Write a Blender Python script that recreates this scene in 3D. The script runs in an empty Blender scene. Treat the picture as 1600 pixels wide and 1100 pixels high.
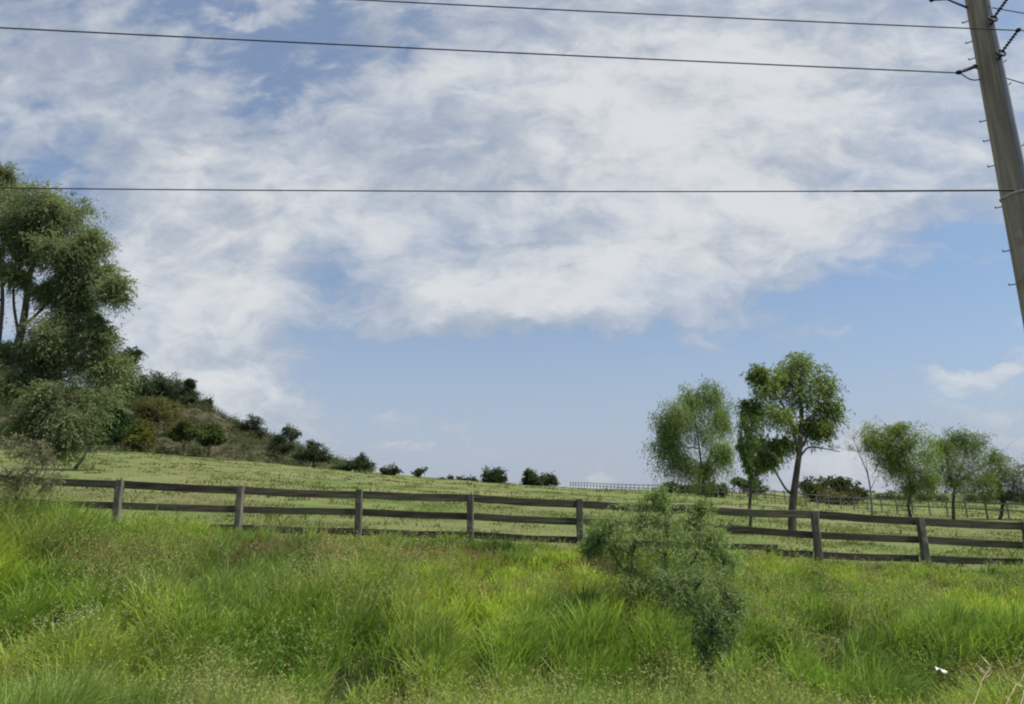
import bpy, math
import numpy as np
from mathutils import Vector

# ------------------------------------------------------------------ camera, world, sun
S = bpy.context.scene
F, PITCH, CZ = 980.0, math.radians(12.9), 2.5       # focal length in 1600-px units, pitch, eye height
cp, sp = math.cos(PITCH), math.sin(PITCH)
cam_d = bpy.data.cameras.new("camera"); cam = bpy.data.objects.new("camera", cam_d)
S.collection.objects.link(cam); S.camera = cam
cam_d.sensor_width = 36; cam_d.lens = F/1600*36; cam_d.clip_start = 0.1; cam_d.clip_end = 20000
cam.location = (0, 0, CZ); cam.rotation_euler = (math.pi/2+PITCH, 0, 0)
S.view_settings.view_transform = 'Standard'; S.view_settings.look = 'None'
S.view_settings.gamma = 1; S.view_settings.exposure = 0.78
try: S.cycles.filter_width = 2.1
except Exception: pass
S.cycles.max_bounces = 6; S.cycles.transparent_max_bounces = 8

SUN_EL, SUN_AZ = math.radians(62), math.radians(98)   # azimuth from +Y towards +X
sun_dir = Vector((math.sin(SUN_AZ)*math.cos(SUN_EL), math.cos(SUN_AZ)*math.cos(SUN_EL), math.sin(SUN_EL)))
sl = bpy.data.lights.new("sun", 'SUN'); sl.energy = 4.2; sl.angle = math.radians(12); sl.color = (1, .95, .87)
so = bpy.data.objects.new("sun", sl); S.collection.objects.link(so)
so.rotation_euler = sun_dir.to_track_quat('Z', 'Y').to_euler(); so.location = (20, 20, 40)

def ray(px, py):
    u = (np.asarray(px, float)-800)/F; v = (550-np.asarray(py, float))/F
    return u, cp-v*sp, sp+v*cp
def at(px, py, Y):                                    # the point seen at a photo pixel, Y metres ahead
    dx, dy, dz = ray(px, py)
    return np.array([dx/dy*Y, Y, CZ+dz/dy*Y])

class NT:                                             # tiny node-tree helper
    def __init__(s, t): s.t = t; s.n = t.nodes; s.l = t.links
    def new(s, typ, **k):
        n = s.n.new(typ)
        for a, b in k.items(): setattr(n, a, b)
        return n
    def put(s, sock, v):
        if hasattr(v, 'is_output'): s.l.new(v, sock)
        else: sock.default_value = v
    def m(s, op, a, b=0.0, c=0.0, clamp=False):
        n = s.new('ShaderNodeMath', operation=op, use_clamp=clamp)
        s.put(n.inputs[0], a); s.put(n.inputs[1], b); s.put(n.inputs[2], c); return n.outputs[0]
    def v(s, op, a, b=(0, 0, 0)):
        n = s.new('ShaderNodeVectorMath', operation=op)
        s.put(n.inputs[0], a)
        if op == 'SCALE': s.put(n.inputs['Scale'], b)
        else: s.put(n.inputs[1], b)
        return n.outputs['Value'] if op in ('DOT_PRODUCT', 'LENGTH') else n.outputs[0]
    def noise(s, vec, scale, detail=4, rough=.5, dist=0.0):
        n = s.new('ShaderNodeTexNoise'); s.put(n.inputs['Vector'], vec)
        n.inputs['Scale'].default_value = scale; n.inputs['Detail'].default_value = detail
        n.inputs['Roughness'].default_value = rough; n.inputs['Distortion'].default_value = dist
        return n.outputs[0]
    def mix(s, f, a, b, blend='MIX'):
        n = s.new('ShaderNodeMix', data_type='RGBA', blend_type=blend)
        s.put(n.inputs[0], f)
        s.put(n.inputs[6], a if hasattr(a, 'is_output') else tuple(a)+(1,)*(4-len(a)))
        s.put(n.inputs[7], b if hasattr(b, 'is_output') else tuple(b)+(1,)*(4-len(b)))
        return n.outputs[2]
    def ramp(s, x, lo, hi, a=0.0, b=1.0):
        n = s.new('ShaderNodeMapRange', interpolation_type='SMOOTHSTEP')
        s.put(n.inputs[0], x); n.inputs[1].default_value = lo; n.inputs[2].default_value = hi
        n.inputs[3].default_value = a; n.inputs[4].default_value = b; return n.outputs[0]

W = bpy.data.worlds.new("World"); S.world = W; W.use_nodes = True
w = NT(W.node_tree); w.n.clear()
sky = w.new('ShaderNodeTexSky', sky_type='NISHITA'); sky.sun_disc = False
sky.sun_elevation = SUN_EL; sky.sun_rotation = SUN_AZ
sky.air_density = 1.0; sky.dust_density = 1.6; sky.ozone_density = 2.0; sky.altitude = 200
d = w.new('ShaderNodeTexCoord').outputs['Generated']
sep = w.new('ShaderNodeSeparateXYZ'); w.put(sep.inputs[0], d)
dx, dy, dz = sep.outputs
yy = w.m('MAXIMUM', dy, .12)
ca, cb = w.m('DIVIDE', dx, yy), w.m('DIVIDE', dz, yy)  # world-fixed tangent coordinates of the northern sky
cab = w.new('ShaderNodeCombineXYZ'); w.put(cab.inputs[0], ca); w.put(cab.inputs[1], cb); cab = cab.outputs[0]
zz = w.m('ADD', w.m('MAXIMUM', dz, 0.0), .38)
pl = w.new('ShaderNodeCombineXYZ'); w.put(pl.inputs[0], w.m('DIVIDE', dx, zz)); w.put(pl.inputs[1], w.m('DIVIDE', dy, zz)); pl = pl.outputs[0]
# warp so that cloud edges are ragged
nz = w.new('ShaderNodeTexNoise'); w.put(nz.inputs['Vector'], pl); nz.inputs['Scale'].default_value = 2.6; nz.inputs['Detail'].default_value = 7; nz.inputs['Roughness'].default_value = .62
warp = w.v('SCALE', w.v('SUBTRACT', nz.outputs['Color'], (.5, .5, .5)), .22)
cw = w.v('ADD', cab, warp)
#        px    py    rx   ry  rot   strength
BLOBS = [(330, 600, 130, 80, 0, .65), (270, 430, 200, 150, 0, .35), (520, 440, 75, 95, 25, -1.0), (760, 480, 200, 50, -6, .35), (1150, 150, 420, 160, -20, .3), (330, 470, 230, 270, -12,  .75), (300, 330, 340, 150, -25, .35), (430, 240, 260, 90, -35, .30),
         (880, 300, 420, 230,  14,  .80), (1200, 200, 480, 260, 12,  .75), (1000, 60, 600, 160, 0,  .55),
         (740, 490, 230, 50,  4,  .45), (980, 440, 330, 90,  14,  .45), (1250, 340, 340, 70,  10,  .45),
         (120, 130, 300, 130, -25,  .45), (620, 190, 160, 110, 20, .3),
         (440, 130, 80, 170, -12, -.45), (590,  50, 150, 90,  20, -.25), (90, 250, 160, 60, -8, -.25),
         (580, 560, 160, 70,   0, -1.0), (1250, 520, 500, 110, 12, -.55), (1530, 420, 170, 120, 0, -.35),
         (860, 600, 400, 62,  0, -.60), (600, 400, 110, 60, 20, -.35), (650, 60, 60, 60, 0, -.2),
         (1480, 572, 130, 22,  4,  .60), (1560, 548, 90, 22, 10,  .45), (640, 695, 28, 8, 0, .45), (870, 680, 70, 24, 0, .15)]
cov = .24
for (px, py, rx, ry, rot, st) in BLOBS:
    c0 = at(px, py, 1.0); cx, cy = c0[0], c0[2]-CZ
    k = 1.12/F
    dv = w.v('SUBTRACT', cw, (cx, cy, 0))
    r = math.radians(rot); co, si = math.cos(r), math.sin(r)
    p1 = w.v('DOT_PRODUCT', dv, (co/(rx*k), si/(rx*k), 0)); p2 = w.v('DOT_PRODUCT', dv, (-si/(ry*k), co/(ry*k), 0))
    r2 = w.m('MULTIPLY_ADD', p1, p1, w.m('MULTIPLY', p2, p2))
    g = w.m('POWER', w.m('MAXIMUM', w.m('SUBTRACT', 1.0, w.m('MULTIPLY', r2, .45)), 0.0), 2.0)
    cov = w.m('MULTIPLY_ADD', g, st, cov)
def streak(rot, sx, sy, detail=9, rough=.6, dist=.3):      # noise stretched along one direction of the sky
    m_ = w.new('ShaderNodeMapping'); w.put(m_.inputs[0], w.v('ADD', cab, w.v('SCALE', w.v('SUBTRACT', nz.outputs['Color'], (.5, .5, .5)), .10)))
    m_.inputs['Rotation'].default_value = (0, 0, math.radians(rot)); m_.inputs['Scale'].default_value = (sx, sy, 1)
    return w.noise(m_.outputs[0], 1.0, detail, rough, dist)
lr = w.ramp(ca, -.42, -.12)                              # streaks fan out: down-right at left, up-right at right
sA = streak(28, 4.5, 8.5); sB = streak(-32, 2.6, 9.5)
n1 = w.m('ADD', w.m('MULTIPLY', sB, lr), w.m('MULTIPLY', sA, w.m('SUBTRACT', 1.0, lr)))
n2 = streak(-20, 11, 17, 8, .62, .5)
dens = w.m('ADD', cov, w.m('ADD', w.m('MULTIPLY', w.m('SUBTRACT', n1, .5), 2.2), w.m('MULTIPLY', w.m('SUBTRACT', n2, .5), 1.9)))
mask = w.m('ADD', w.ramp(dens, -.10, .60, 0.0, .60), w.ramp(dens, .45, 1.8, .0, .32))
body = w.ramp(w.m('ADD', w.m('MULTIPLY', streak(-38, 3.4, 7.5, 8, .6), .75), w.m('ADD', w.m('MULTIPLY', n2, .25), w.m('MULTIPLY', dens, .10))), .42, .76)
ccol = w.mix(body, (.240, .268, .315), (.430, .440, .448))
skyc = w.mix(1.0, sky.outputs[0], (.060, .074, .080), 'MULTIPLY')
veil = w.ramp(cb, .0, .40, .85, .30)                     # thin high veil, thicker towards the horizon
base = w.mix(veil, skyc, (.255, .280, .345))
col = w.mix(mask, base, ccol)
bg = w.new('ShaderNodeBackground'); w.put(bg.inputs[0], col); bg.inputs[1].default_value = 1.0
out = w.new('ShaderNodeOutputWorld'); w.l.new(bg.outputs[0], out.inputs[0])

# ------------------------------------------------------------------ helpers
RNG = np.random.default_rng(7)
_lat = RNG.random((257, 257))
def vnoise(x, y, s=1.0, seed=0):
    x = np.asarray(x, float)/s+seed*17.3+1000; y = np.asarray(y, float)/s+seed*9.1+1000
    xi, yi = np.floor(x).astype(int), np.floor(y).astype(int); fx, fy = x-xi, y-yi
    fx, fy = fx*fx*(3-2*fx), fy*fy*(3-2*fy)
    a = _lat[xi % 256, yi % 256]; b = _lat[(xi+1) % 256, yi % 256]; c = _lat[xi % 256, (yi+1) % 256]; e = _lat[(xi+1) % 256, (yi+1) % 256]
    return (a*(1-fx)+b*fx)*(1-fy)+(c*(1-fx)+e*fx)*fy
def fbm(x, y, s, seed=0, o=3):
    return sum(vnoise(x, y, s/2**i, seed+i)*.5**i for i in range(o))/sum(.5**i for i in range(o))
def sstep(t): t = np.clip(t, 0, 1); return t*t*(3-2*t)

FY = 14.0                                                # the near fence stands 14 m ahead
_bp = [(-400, 836), (10, 838), (188, 841), (375, 844), (562, 849), (735, 854), (905, 862), (1090, 873), (1272, 887), (1437, 892), (1600, 897), (1900, 905)]
_bx = np.array([at(a, b, FY)[0] for a, b in _bp]); _bz = np.array([at(a, b, FY)[2] for a, b in _bp])
_cr = [(-500, 690), (0, 702), (200, 706), (350, 717), (450, 727), (550, 737), (650, 745), (750, 752), (850, 759), (900, 763), (1000, 766), (1200, 772), (1300, 779), (1450, 784), (1600, 789), (2200, 792)]
_cu = np.array([at(a, b, 1.)[0] for a, b in _cr]); _ct = np.array([at(a, b, 1.)[2]-CZ for a, b in _cr])
_hl = [(-700, 640), (-200, 622), (60, 620), (180, 622), (255, 629), (300, 640), (350, 663), (400, 682), (450, 703), (500, 722), (560, 736), (650, 745), (750, 755), (850, 764), (900, 768), (2200, 774)]
_hu = np.array([at(a, b, 1.)[0] for a, b in _hl]); _ht = np.array([at(a, b, 1.)[2]-CZ for a, b in _hl])
DC, DH = 130.0, 205.0
def H(x, y):
    x = np.asarray(x, float); y = np.asarray(y, float)
    zfx = np.interp(x, _bx, _bz)
    near = np.interp(y, [-40, 2, 4, 5.5, 6.5, 7.4, 8.3, 9.5, 11, 12.5, 14], [0, 0, .12, .25, .12, -.30, -.18, .28, .62, .95, 1.3])
    k = sstep((y-6)/8)
    near = near+(zfx-1.3)*k
    near = near+(fbm(x, y, 1.5, 3)-.5)*.28*sstep((y-3)/2)*(1-sstep((y-12)/2))
    u = x/np.maximum(y, FY)
    zc = CZ+np.interp(u, _cu, _ct)*DC; zh = CZ+np.interp(u, _hu, _ht)*DH
    t = (y-FY)/(DC-FY)
    zfc = np.interp(x/np.maximum(y, FY)*FY, _bx, _bz)
    field = zfc+(zc-zfc)*t
    hz = zc+(zh-zc)*sstep((y-DC)/(DH-DC))**.8
    back = -1.0+(zh+1.0)*(1-sstep((y-DH)/260))
    far = np.where(y < FY, near, np.where(y < DC, field, np.where(y < DH, hz, back)))
    far = far+(fbm(x, y, 9, 5)-.5)*.35*sstep((y-16)/15)*(1-sstep((y-900)/500))
    rough = sstep((zh-zc-2)/10)*sstep((y-DC)/20)*(1-sstep((y-400)/100))
    return far+(fbm(x, y, 14, 8, 4)-.5)*5.0*rough
def ground_hit(px, py, lo=3.0, hi=400.0):
    Y = np.linspace(lo, hi, 6000); dx, dy, dz = ray(px, py)
    i = np.nonzero(CZ+dz/dy*Y < H(dx/dy*Y, Y))[0]
    y = Y[i[0]] if len(i) else hi
    x = dx/dy*y
    return np.array([x, y, float(H(x, y))])

def tag(o, label=None, cat=None, group=None, kind=None):
    if label: o['label'] = label
    if cat: o['category'] = cat
    if group: o['group'] = group
    if kind: o['kind'] = kind
    return o
def empty(name, loc):
    o = bpy.data.objects.new(name, None); S.collection.objects.link(o); o.location = tuple(map(float, loc)); o.empty_display_size = .2; return o

class MB:                                                # numpy mesh builder: quads and triangles
    def __init__(s): s.V = []; s.Q = []; s.T = []; s.C = []; s.nv = 0
    def add(s, v, quads=None, tris=None, col=None):
        v = np.asarray(v, np.float32).reshape(-1, 3)
        if quads is not None and len(quads): s.Q.append(np.asarray(quads, np.int64)+s.nv)
        if tris is not None and len(tris): s.T.append(np.asarray(tris, np.int64)+s.nv)
        c = np.ones((len(v), 3), np.float32) if col is None else np.broadcast_to(np.asarray(col, np.float32), (len(v), 3))
        s.V.append(v); s.C.append(c); s.nv += len(v)
    def tube(s, pts, rad, n=6, col=None, cap=True):
        pts = np.asarray(pts, float); rad = np.broadcast_to(np.asarray(rad, float), (len(pts),))
        t = np.gradient(pts, axis=0); t /= np.linalg.norm(t, axis=1, keepdims=True)+1e-9
        ref = np.array([0, 0, 1.]) if abs(t[:, 2]).mean() < .8 else np.array([0, 1., 0])
        a = np.cross(t, ref); a /= np.linalg.norm(a, axis=1, keepdims=True)+1e-9
        b = np.cross(t, a); th = np.arange(n)/n*2*math.pi
        V = pts[:, None]+rad[:, None, None]*(np.cos(th)[None, :, None]*a[:, None]+np.sin(th)[None, :, None]*b[:, None])
        m = len(pts); i, j = np.meshgrid(np.arange(m-1), np.arange(n), indexing='ij'); j2 = (j+1) % n
        q = np.stack([i*n+j, i*n+j2, (i+1)*n+j2, (i+1)*n+j], -1).reshape(-1, 4)
        V = V.reshape(-1, 3); tr = []
        if cap:
            V = np.vstack([V, pts[:1], pts[-1:]]); k0, k1 = m*n, m*n+1
            for k in range(n): tr += [[k0, (k+1) % n, k], [k1, (m-1)*n+k, (m-1)*n+(k+1) % n]]
        s.add(V, q, tr, col)
    def beam(s, p0, p1, wd, ht, segs=8, jit=.004, side=(0, 1, 0), rng=RNG, taper=0.0):  # weathered board; wd along side, ht across
        p0, p1 = np.asarray(p0, float), np.asarray(p1, float); ax = p1-p0; L = np.linalg.norm(ax); ax /= L
        sd = np.asarray(side, float); sd -= ax*sd.dot(ax); sd /= np.linalg.norm(sd); up = np.cross(sd, ax)
        ch = min(wd, ht)*.14
        prof = [(-wd/2+ch, -ht/2), (wd/2-ch, -ht/2), (wd/2, -ht/2+ch), (wd/2, ht/2-ch), (wd/2-ch, ht/2), (-wd/2+ch, ht/2), (-wd/2, ht/2-ch), (-wd/2, -ht/2+ch)]
        V = []
        for i in range(segs+1):
            f = i/segs; sc = 1-taper*f; c = p0+ax*L*f+sd*rng.normal(0, jit)+up*rng.normal(0, jit)
            for (a, b) in prof: V.append(c+sd*a*sc+up*b*sc+sd*rng.normal(0, jit*.4)+up*rng.normal(0, jit*.4))
        V = np.array(V); q = []
        for i in range(segs):
            for j in range(8): q.append([i*8+j, i*8+(j+1) % 8, (i+1)*8+(j+1) % 8, (i+1)*8+j])
        V = np.vstack([V, V[:8].mean(0), V[-8:].mean(0)]); n = len(V); e = segs*8
        tr = [[n-2, (j+1) % 8, j] for j in range(8)]+[[n-1, e+j, e+(j+1) % 8] for j in range(8)]
        s.add(V, q, tr)
    def leaves(s, P, D, L, wd, col, rng=RNG):              # one leaf blade each: a rhombus along D
        N = len(P)
        if N == 0: return
        D = D/(np.linalg.norm(D, axis=1, keepdims=True)+1e-9)
        r = rng.normal(size=(N, 3)); sdv = np.cross(D, r); sdv /= np.linalg.norm(sdv, axis=1, keepdims=True)+1e-9
        L = np.broadcast_to(L, (N,))[:, None]; wd = np.broadcast_to(wd, (N,))[:, None]
        V = np.stack([P, P+D*L*.45+sdv*wd/2, P+D*L, P+D*L*.45-sdv*wd/2], 1).reshape(-1, 3)
        s.add(V, np.arange(4*N).reshape(-1, 4), None, np.repeat(col, 4, 0))
    def build(s, name, mat, parent=None, loc=None, smooth=False, origin=(0, 0, 0)):
        V = np.vstack(s.V)-np.asarray(origin, np.float32); Cc = np.vstack(s.C)
        Q = np.vstack(s.Q) if s.Q else np.zeros((0, 4), int); T = np.vstack(s.T) if s.T else np.zeros((0, 3), int)
        me = bpy.data.meshes.new(name); me.vertices.add(len(V)); me.vertices.foreach_set('co', V.astype(np.float32).ravel())
        lo = np.concatenate([Q.ravel(), T.ravel()]).astype(np.int32)
        me.loops.add(len(lo)); me.loops.foreach_set('vertex_index', lo)
        st = np.concatenate([np.arange(len(Q))*4, len(Q)*4+np.arange(len(T))*3]).astype(np.int32)
        me.polygons.add(len(st)); me.polygons.foreach_set('loop_start', st)
        me.polygons.foreach_set('use_smooth', np.full(len(st), smooth))
        at_ = me.attributes.new('tint', 'FLOAT_COLOR', 'POINT')
        at_.data.foreach_set('color', np.hstack([Cc, np.ones((len(Cc), 1), np.float32)]).astype(np.float32).ravel())
        me.update(calc_edges=True); me.materials.append(mat)
        o = bpy.data.objects.new(name, me); S.collection.objects.link(o)
        if parent: o.parent = parent
        if loc is not None: o.location = tuple(map(float, loc))
        return o

# ------------------------------------------------------------------ materials
def new_mat(name):
    m = bpy.data.materials.new(name); m.use_nodes = True; t = NT(m.node_tree); t.n.clear()
    o = t.new('ShaderNodeOutputMaterial'); return m, t, o
def leaf_mat(name, trans=.45, rough=.55):
    m, t, o = new_mat(name); a = t.new('ShaderNodeAttribute', attribute_name='tint').outputs['Color']
    p = t.new('ShaderNodeBsdfPrincipled'); t.put(p.inputs['Base Color'], a); p.inputs['Roughness'].default_value = rough
    p.inputs['Specular IOR Level'].default_value = .12
    tr = t.new('ShaderNodeBsdfTranslucent'); t.put(tr.inputs[0], t.mix(1.0, a, (1.15, 1.2, .7), 'MULTIPLY'))
    mx = t.new('ShaderNodeMixShader'); mx.inputs[0].default_value = trans
    t.l.new(p.outputs[0], mx.inputs[1]); t.l.new(tr.outputs[0], mx.inputs[2]); t.l.new(mx.outputs[0], o.inputs[0]); return m
def solid_mat(name, c1, c2, scale=4, stretch=(1, 1, 1), rough=.85, bump=.3, metal=0.0, c3=None, dist=.01, vary=0.0):
    m, t, o = new_mat(name); tc = t.new('ShaderNodeTexCoord').outputs['Object']
    orr = t.new('ShaderNodeObjectInfo').outputs['Random']; tc = t.v('ADD', tc, t.v('SCALE', (7., 3., 5.), orr))
    mp = t.new('ShaderNodeMapping'); t.put(mp.inputs[0], tc); mp.inputs['Scale'].default_value = stretch
    n = t.noise(mp.outputs[0], scale, 8, .6); f = t.ramp(n, .32, .68)
    c = t.mix(f, c1, c2)
    if c3: c = t.mix(t.ramp(t.noise(tc, 1.7, 5, .6), .5, .68), c, c3)
    if vary: c = t.mix(1.0, c, t.mix(orr, (1-vary,)*3, (1+vary,)*3), 'MULTIPLY')
    p = t.new('ShaderNodeBsdfPrincipled'); t.put(p.inputs['Base Color'], c); p.inputs['Roughness'].default_value = rough; p.inputs['Metallic'].default_value = metal
    b = t.new('ShaderNodeBump'); b.inputs['Strength'].default_value = bump; b.inputs['Distance'].default_value = dist; t.put(b.inputs['Height'], n)
    t.l.new(b.outputs[0], p.inputs['Normal']); t.l.new(p.outputs[0], o.inputs[0]); return m
M_leaf = leaf_mat('leaf'); M_grass = leaf_mat('grass_blade', .42, .5)
M_bark = solid_mat('bark', (.045, .036, .028), (.12, .10, .08), 6, (1, 1, .25), .9, .6)
M_rail = solid_mat('weathered_rail', (.030, .026, .014), (.100, .086, .054), 6, (.22, 1, 3.5), .95, .9, c3=(.060, .062, .032), vary=.3)
M_post = solid_mat('weathered_post', (.050, .045, .036), (.150, .136, .110), 7, (2.6, 2.6, .22), .95, .9, c3=(.10, .095, .06), vary=.2)
M_far = solid_mat('far_fence_wood', (.13, .135, .105), (.22, .22, .18), 5, (1, 1, 1), .9, .2)
M_pole = solid_mat('pole_timber', (.195, .155, .105), (.38, .31, .22), 9, (1.8, 1.8, .07), .9, 1.0, c3=(.20, .14, .095))
M_cond = solid_mat('galvanised_conduit', (.22, .225, .23), (.31, .315, .32), 6, (1, 1, .3), .6, .1)
M_dark = solid_mat('dark_metal', (.010, .011, .013), (.022, .022, .025), 8, (1, 1, 1), .9, .1)
M_wire = solid_mat('cable', (.012, .012, .015), (.026, .026, .031), 3, (1, 1, 1), .95, .0)
M_tie = solid_mat('pale_tie', (.4, .36, .34), (.6, .56, .54), 8, (1, 1, 1), .6, .1)
M_paper = solid_mat('paper', (.42, .44, .43), (.6, .6, .58), 8, (1, 1, 1), .6, .2)

def ground_mat():
    m, t, o = new_mat('ground_soil_and_grass'); pos = t.new('ShaderNodeNewGeometry').outputs['Position']
    tint = t.new('ShaderNodeAttribute', attribute_name='tint').outputs['Color']
    ts = t.new('ShaderNodeSeparateColor'); t.put(ts.inputs[0], tint)
    hill, farf, nearf = ts.outputs[0], ts.outputs[1], ts.outputs[2]
    mp = t.new('ShaderNodeMapping'); t.put(mp.inputs[0], pos); mp.inputs['Scale'].default_value = (.85, 1, 1)
    big = t.noise(mp.outputs[0], .09, 5, .6); mid = t.noise(mp.outputs[0], .55, 6, .65); fine = t.noise(pos, 5, 6, .7)
    g = t.mix(t.ramp(mid, .35, .65), (.085, .120, .032), (.135, .165, .050))
    g = t.mix(t.ramp(big, .42, .60), g, (.15, .155, .066))
    g = t.mix(t.ramp(t.noise(mp.outputs[0], 1.6, 5, .7), .56, .70), g, (.16, .15, .08))
    g = t.mix(t.ramp(fine, .35, .7, .0, .45), g, (.07, .085, .035))
    hcol = t.mix(t.ramp(t.noise(pos, .12, 6, .7), .38, .62), (.034, .038, .019), (.064, .054, .034))
    hcol = t.mix(t.ramp(t.noise(pos, .35, 6, .7), .5, .66), hcol, (.095, .075, .054))
    hcol = t.mix(t.ramp(t.noise(pos, .5, 6, .75), .55, .7), hcol, (.05, .06, .028))
    c = t.mix(hill, g, hcol)
    c = t.mix(farf, c, t.mix(t.ramp(t.noise(pos, .012, 4, .6), .4, .6), (.20, .18, .125), (.12, .14, .085)))
    c = t.mix(nearf, c, t.mix(fine, (.020, .026, .010), (.045, .050, .02)))
    p = t.new('ShaderNodeBsdfPrincipled'); t.put(p.inputs['Base Color'], c); p.inputs['Roughness'].default_value = .95; p.inputs['Specular IOR Level'].default_value = .1
    b = t.new('ShaderNodeBump'); b.inputs['Strength'].default_value = .8; b.inputs['Distance'].default_value = .12; t.put(b.inputs['Height'], t.m('ADD', fine, t.m('MULTIPLY', mid, 1.5)))
    t.l.new(b.outputs[0], p.inputs['Normal']); t.l.new(p.outputs[0], o.inputs[0]); return m

# ------------------------------------------------------------------ ground: one sheet to the horizon
ys = np.concatenate([np.linspace(-40, 2, 12), np.arange(2.5, 16, .22), np.geomspace(16.3, 125, 190), np.linspace(126, 260, 110), np.geomspace(264, 9000, 70)])
ss = np.linspace(-1, 1, 421)
YY, SS = np.meshgrid(ys, ss, indexing='ij'); XX = SS*(26+1.35*np.maximum(YY, 0))
ZZ = H(XX, YY)
gm = MB(); nr, nc = YY.shape
i, j = np.meshgrid(np.arange(nr-1), np.arange(nc-1), indexing='ij')
u_ = XX/np.maximum(YY, FY)
hillw = sstep((YY-122)/14+(fbm(XX, YY, 10, 2)-.5)*1.6)*sstep(((np.interp(u_, _hu, _ht)-np.interp(u_, _cu, _ct))*205-.5)/5)
farw = sstep((YY-140)/120)*(1-hillw); nearw = 1-sstep((YY-13.2)/1.6+(fbm(XX, YY, 1.2, 4)-.5))
gm.add(np.stack([XX, YY, ZZ], -1).reshape(-1, 3), np.stack([i*nc+j, i*nc+j+1, (i+1)*nc+j+1, (i+1)*nc+j], -1).reshape(-1, 4), None, np.stack([hillw, farw, nearw], -1).reshape(-1, 3))
tag(gm.build('ground', ground_mat(), smooth=True), kind='structure')

# ------------------------------------------------------------------ grass
def pal(base, n, sd=.16, rng=RNG, hue=.10):
    base = np.asarray(base, float); v = np.clip(rng.normal(1, sd, (n, 1)), .45, 1.7)
    return np.clip(base[None]*v*np.clip(rng.normal(1, hue, (n, 3)), .7, 1.35), .004, .9)
def blades(mb, x, y, hgt, wid, col, lean=.35, curve=.5, wind=(.10, .0), rng=RNG, tipcol=None):
    N = len(x); z = H(x, y)-.03; th = rng.uniform(0, 2*math.pi, N); ln = np.abs(rng.normal(0, lean, N))
    d = np.stack([np.cos(th)*ln+wind[0], np.sin(th)*ln+wind[1], np.ones(N)], 1); d /= np.linalg.norm(d, axis=1, keepdims=True)
    h2 = d[:, :2]/(np.linalg.norm(d[:, :2], axis=1, keepdims=True)+1e-6)
    fa = rng.uniform(0, 2*math.pi, N); sd = np.stack([np.cos(fa), np.sin(fa), np.zeros(N)], 1)*(wid/2)[:, None]
    P0 = np.stack([x, y, z], 1); cv = np.abs(rng.normal(curve, curve*.5, N))*hgt
    P = []
    for f in (0, .4, .75, 1.0):
        c = P0+d*(hgt*f)[:, None]; c[:, :2] += h2*(cv*f*f*.8)[:, None]; c[:, 2] -= cv*f**3*.55; P.append(c)
    V = np.stack([P[0]-sd*.8, P[0]+sd*.8, P[1]-sd, P[1]+sd, P[2]-sd*.7, P[2]+sd*.7, P[3]], 1).reshape(-1, 3)
    b = (np.arange(N)*7)[:, None]
    q = np.concatenate([b+np.array([0, 1, 3, 2]), b+np.array([2, 3, 5, 4])]); t = b+np.array([4, 5, 6])
    mb.add(V, q, t, np.repeat(col, 7, 0))
def scatter(n, y0, y1, powr=1.0, rng=RNG, mx=2.5):         # uniform over the visible wedge, nearer ones denser
    y = y0+(y1-y0)*rng.random(n)**powr
    return (rng.random(n)*2-1)*(.86*y+mx), y
def pxof(x, y): return 800+F/cp*x/y

# roadside grass in tussocks
HN = [(-200, 1.3), (55, 1.2), (105, .95), (188, .70), (375, .56), (562, .46), (735, .36), (905, .34), (1090, .40), (1200, .44), (1272, .30), (1600, .34), (1800, .3)]
HOLES = [(302, 1092, .09, 1.1), (440, 1055, .38, .55), (570, 1065, .26, .5), (610, 1065, .20, .25), (100, 1010, .35, .25), (180, 1030, .3, .25), (390, 1040, .2, .2), (745, 1080, .12, .3), (1112, 1075, .22, .8), (1300, 1020, .35, .2), (1400, 1060, .4, .2), (1540, 1100, .35, .2), (850, 1060, .12, .25), (1190, 1040, .2, .2)]
HOLES = [(*ground_hit(a, b, 3, 13)[:2], c*1.15, e+.15) for a, b, c, e in HOLES]
def hole(x, y):                                          # openings in the sward where one sees down to the soil
    v = np.zeros_like(x)
    for (hx, hy, rx, ry) in HOLES: v = np.maximum(v, np.exp(-((x-hx)/rx)**2-((y-hy)/ry)**2))
    return v
def hmax(x, y):
    edge = np.interp(pxof(x, y), [a for a, b in HN], [b for a, b in HN])
    inner = .50+.40*fbm(x, y, 1.6, 11)
    k = sstep((y-9.5)/3.5)
    inner = inner*np.clip(.70+1.0*(fbm(x, y, .95, 15, 2)-.22), .6, 1.2)*(1-.42*np.clip(hole(x, y)*1.3, 0, 1))
    ditch = 1-.15*np.exp(-((y-7.4)/1.0)**2)
    return (inner*(1-k)+edge*k)*ditch
GREEN = np.array([.225, .335, .060]); LIME = np.array([.36, .45, .075]); DEEP = np.array([.085, .160, .040]); GREY = np.array([.215, .280, .105]); STRAW = np.array([.34, .29, .14]); RUST = np.array([.20, .14, .085])
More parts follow.
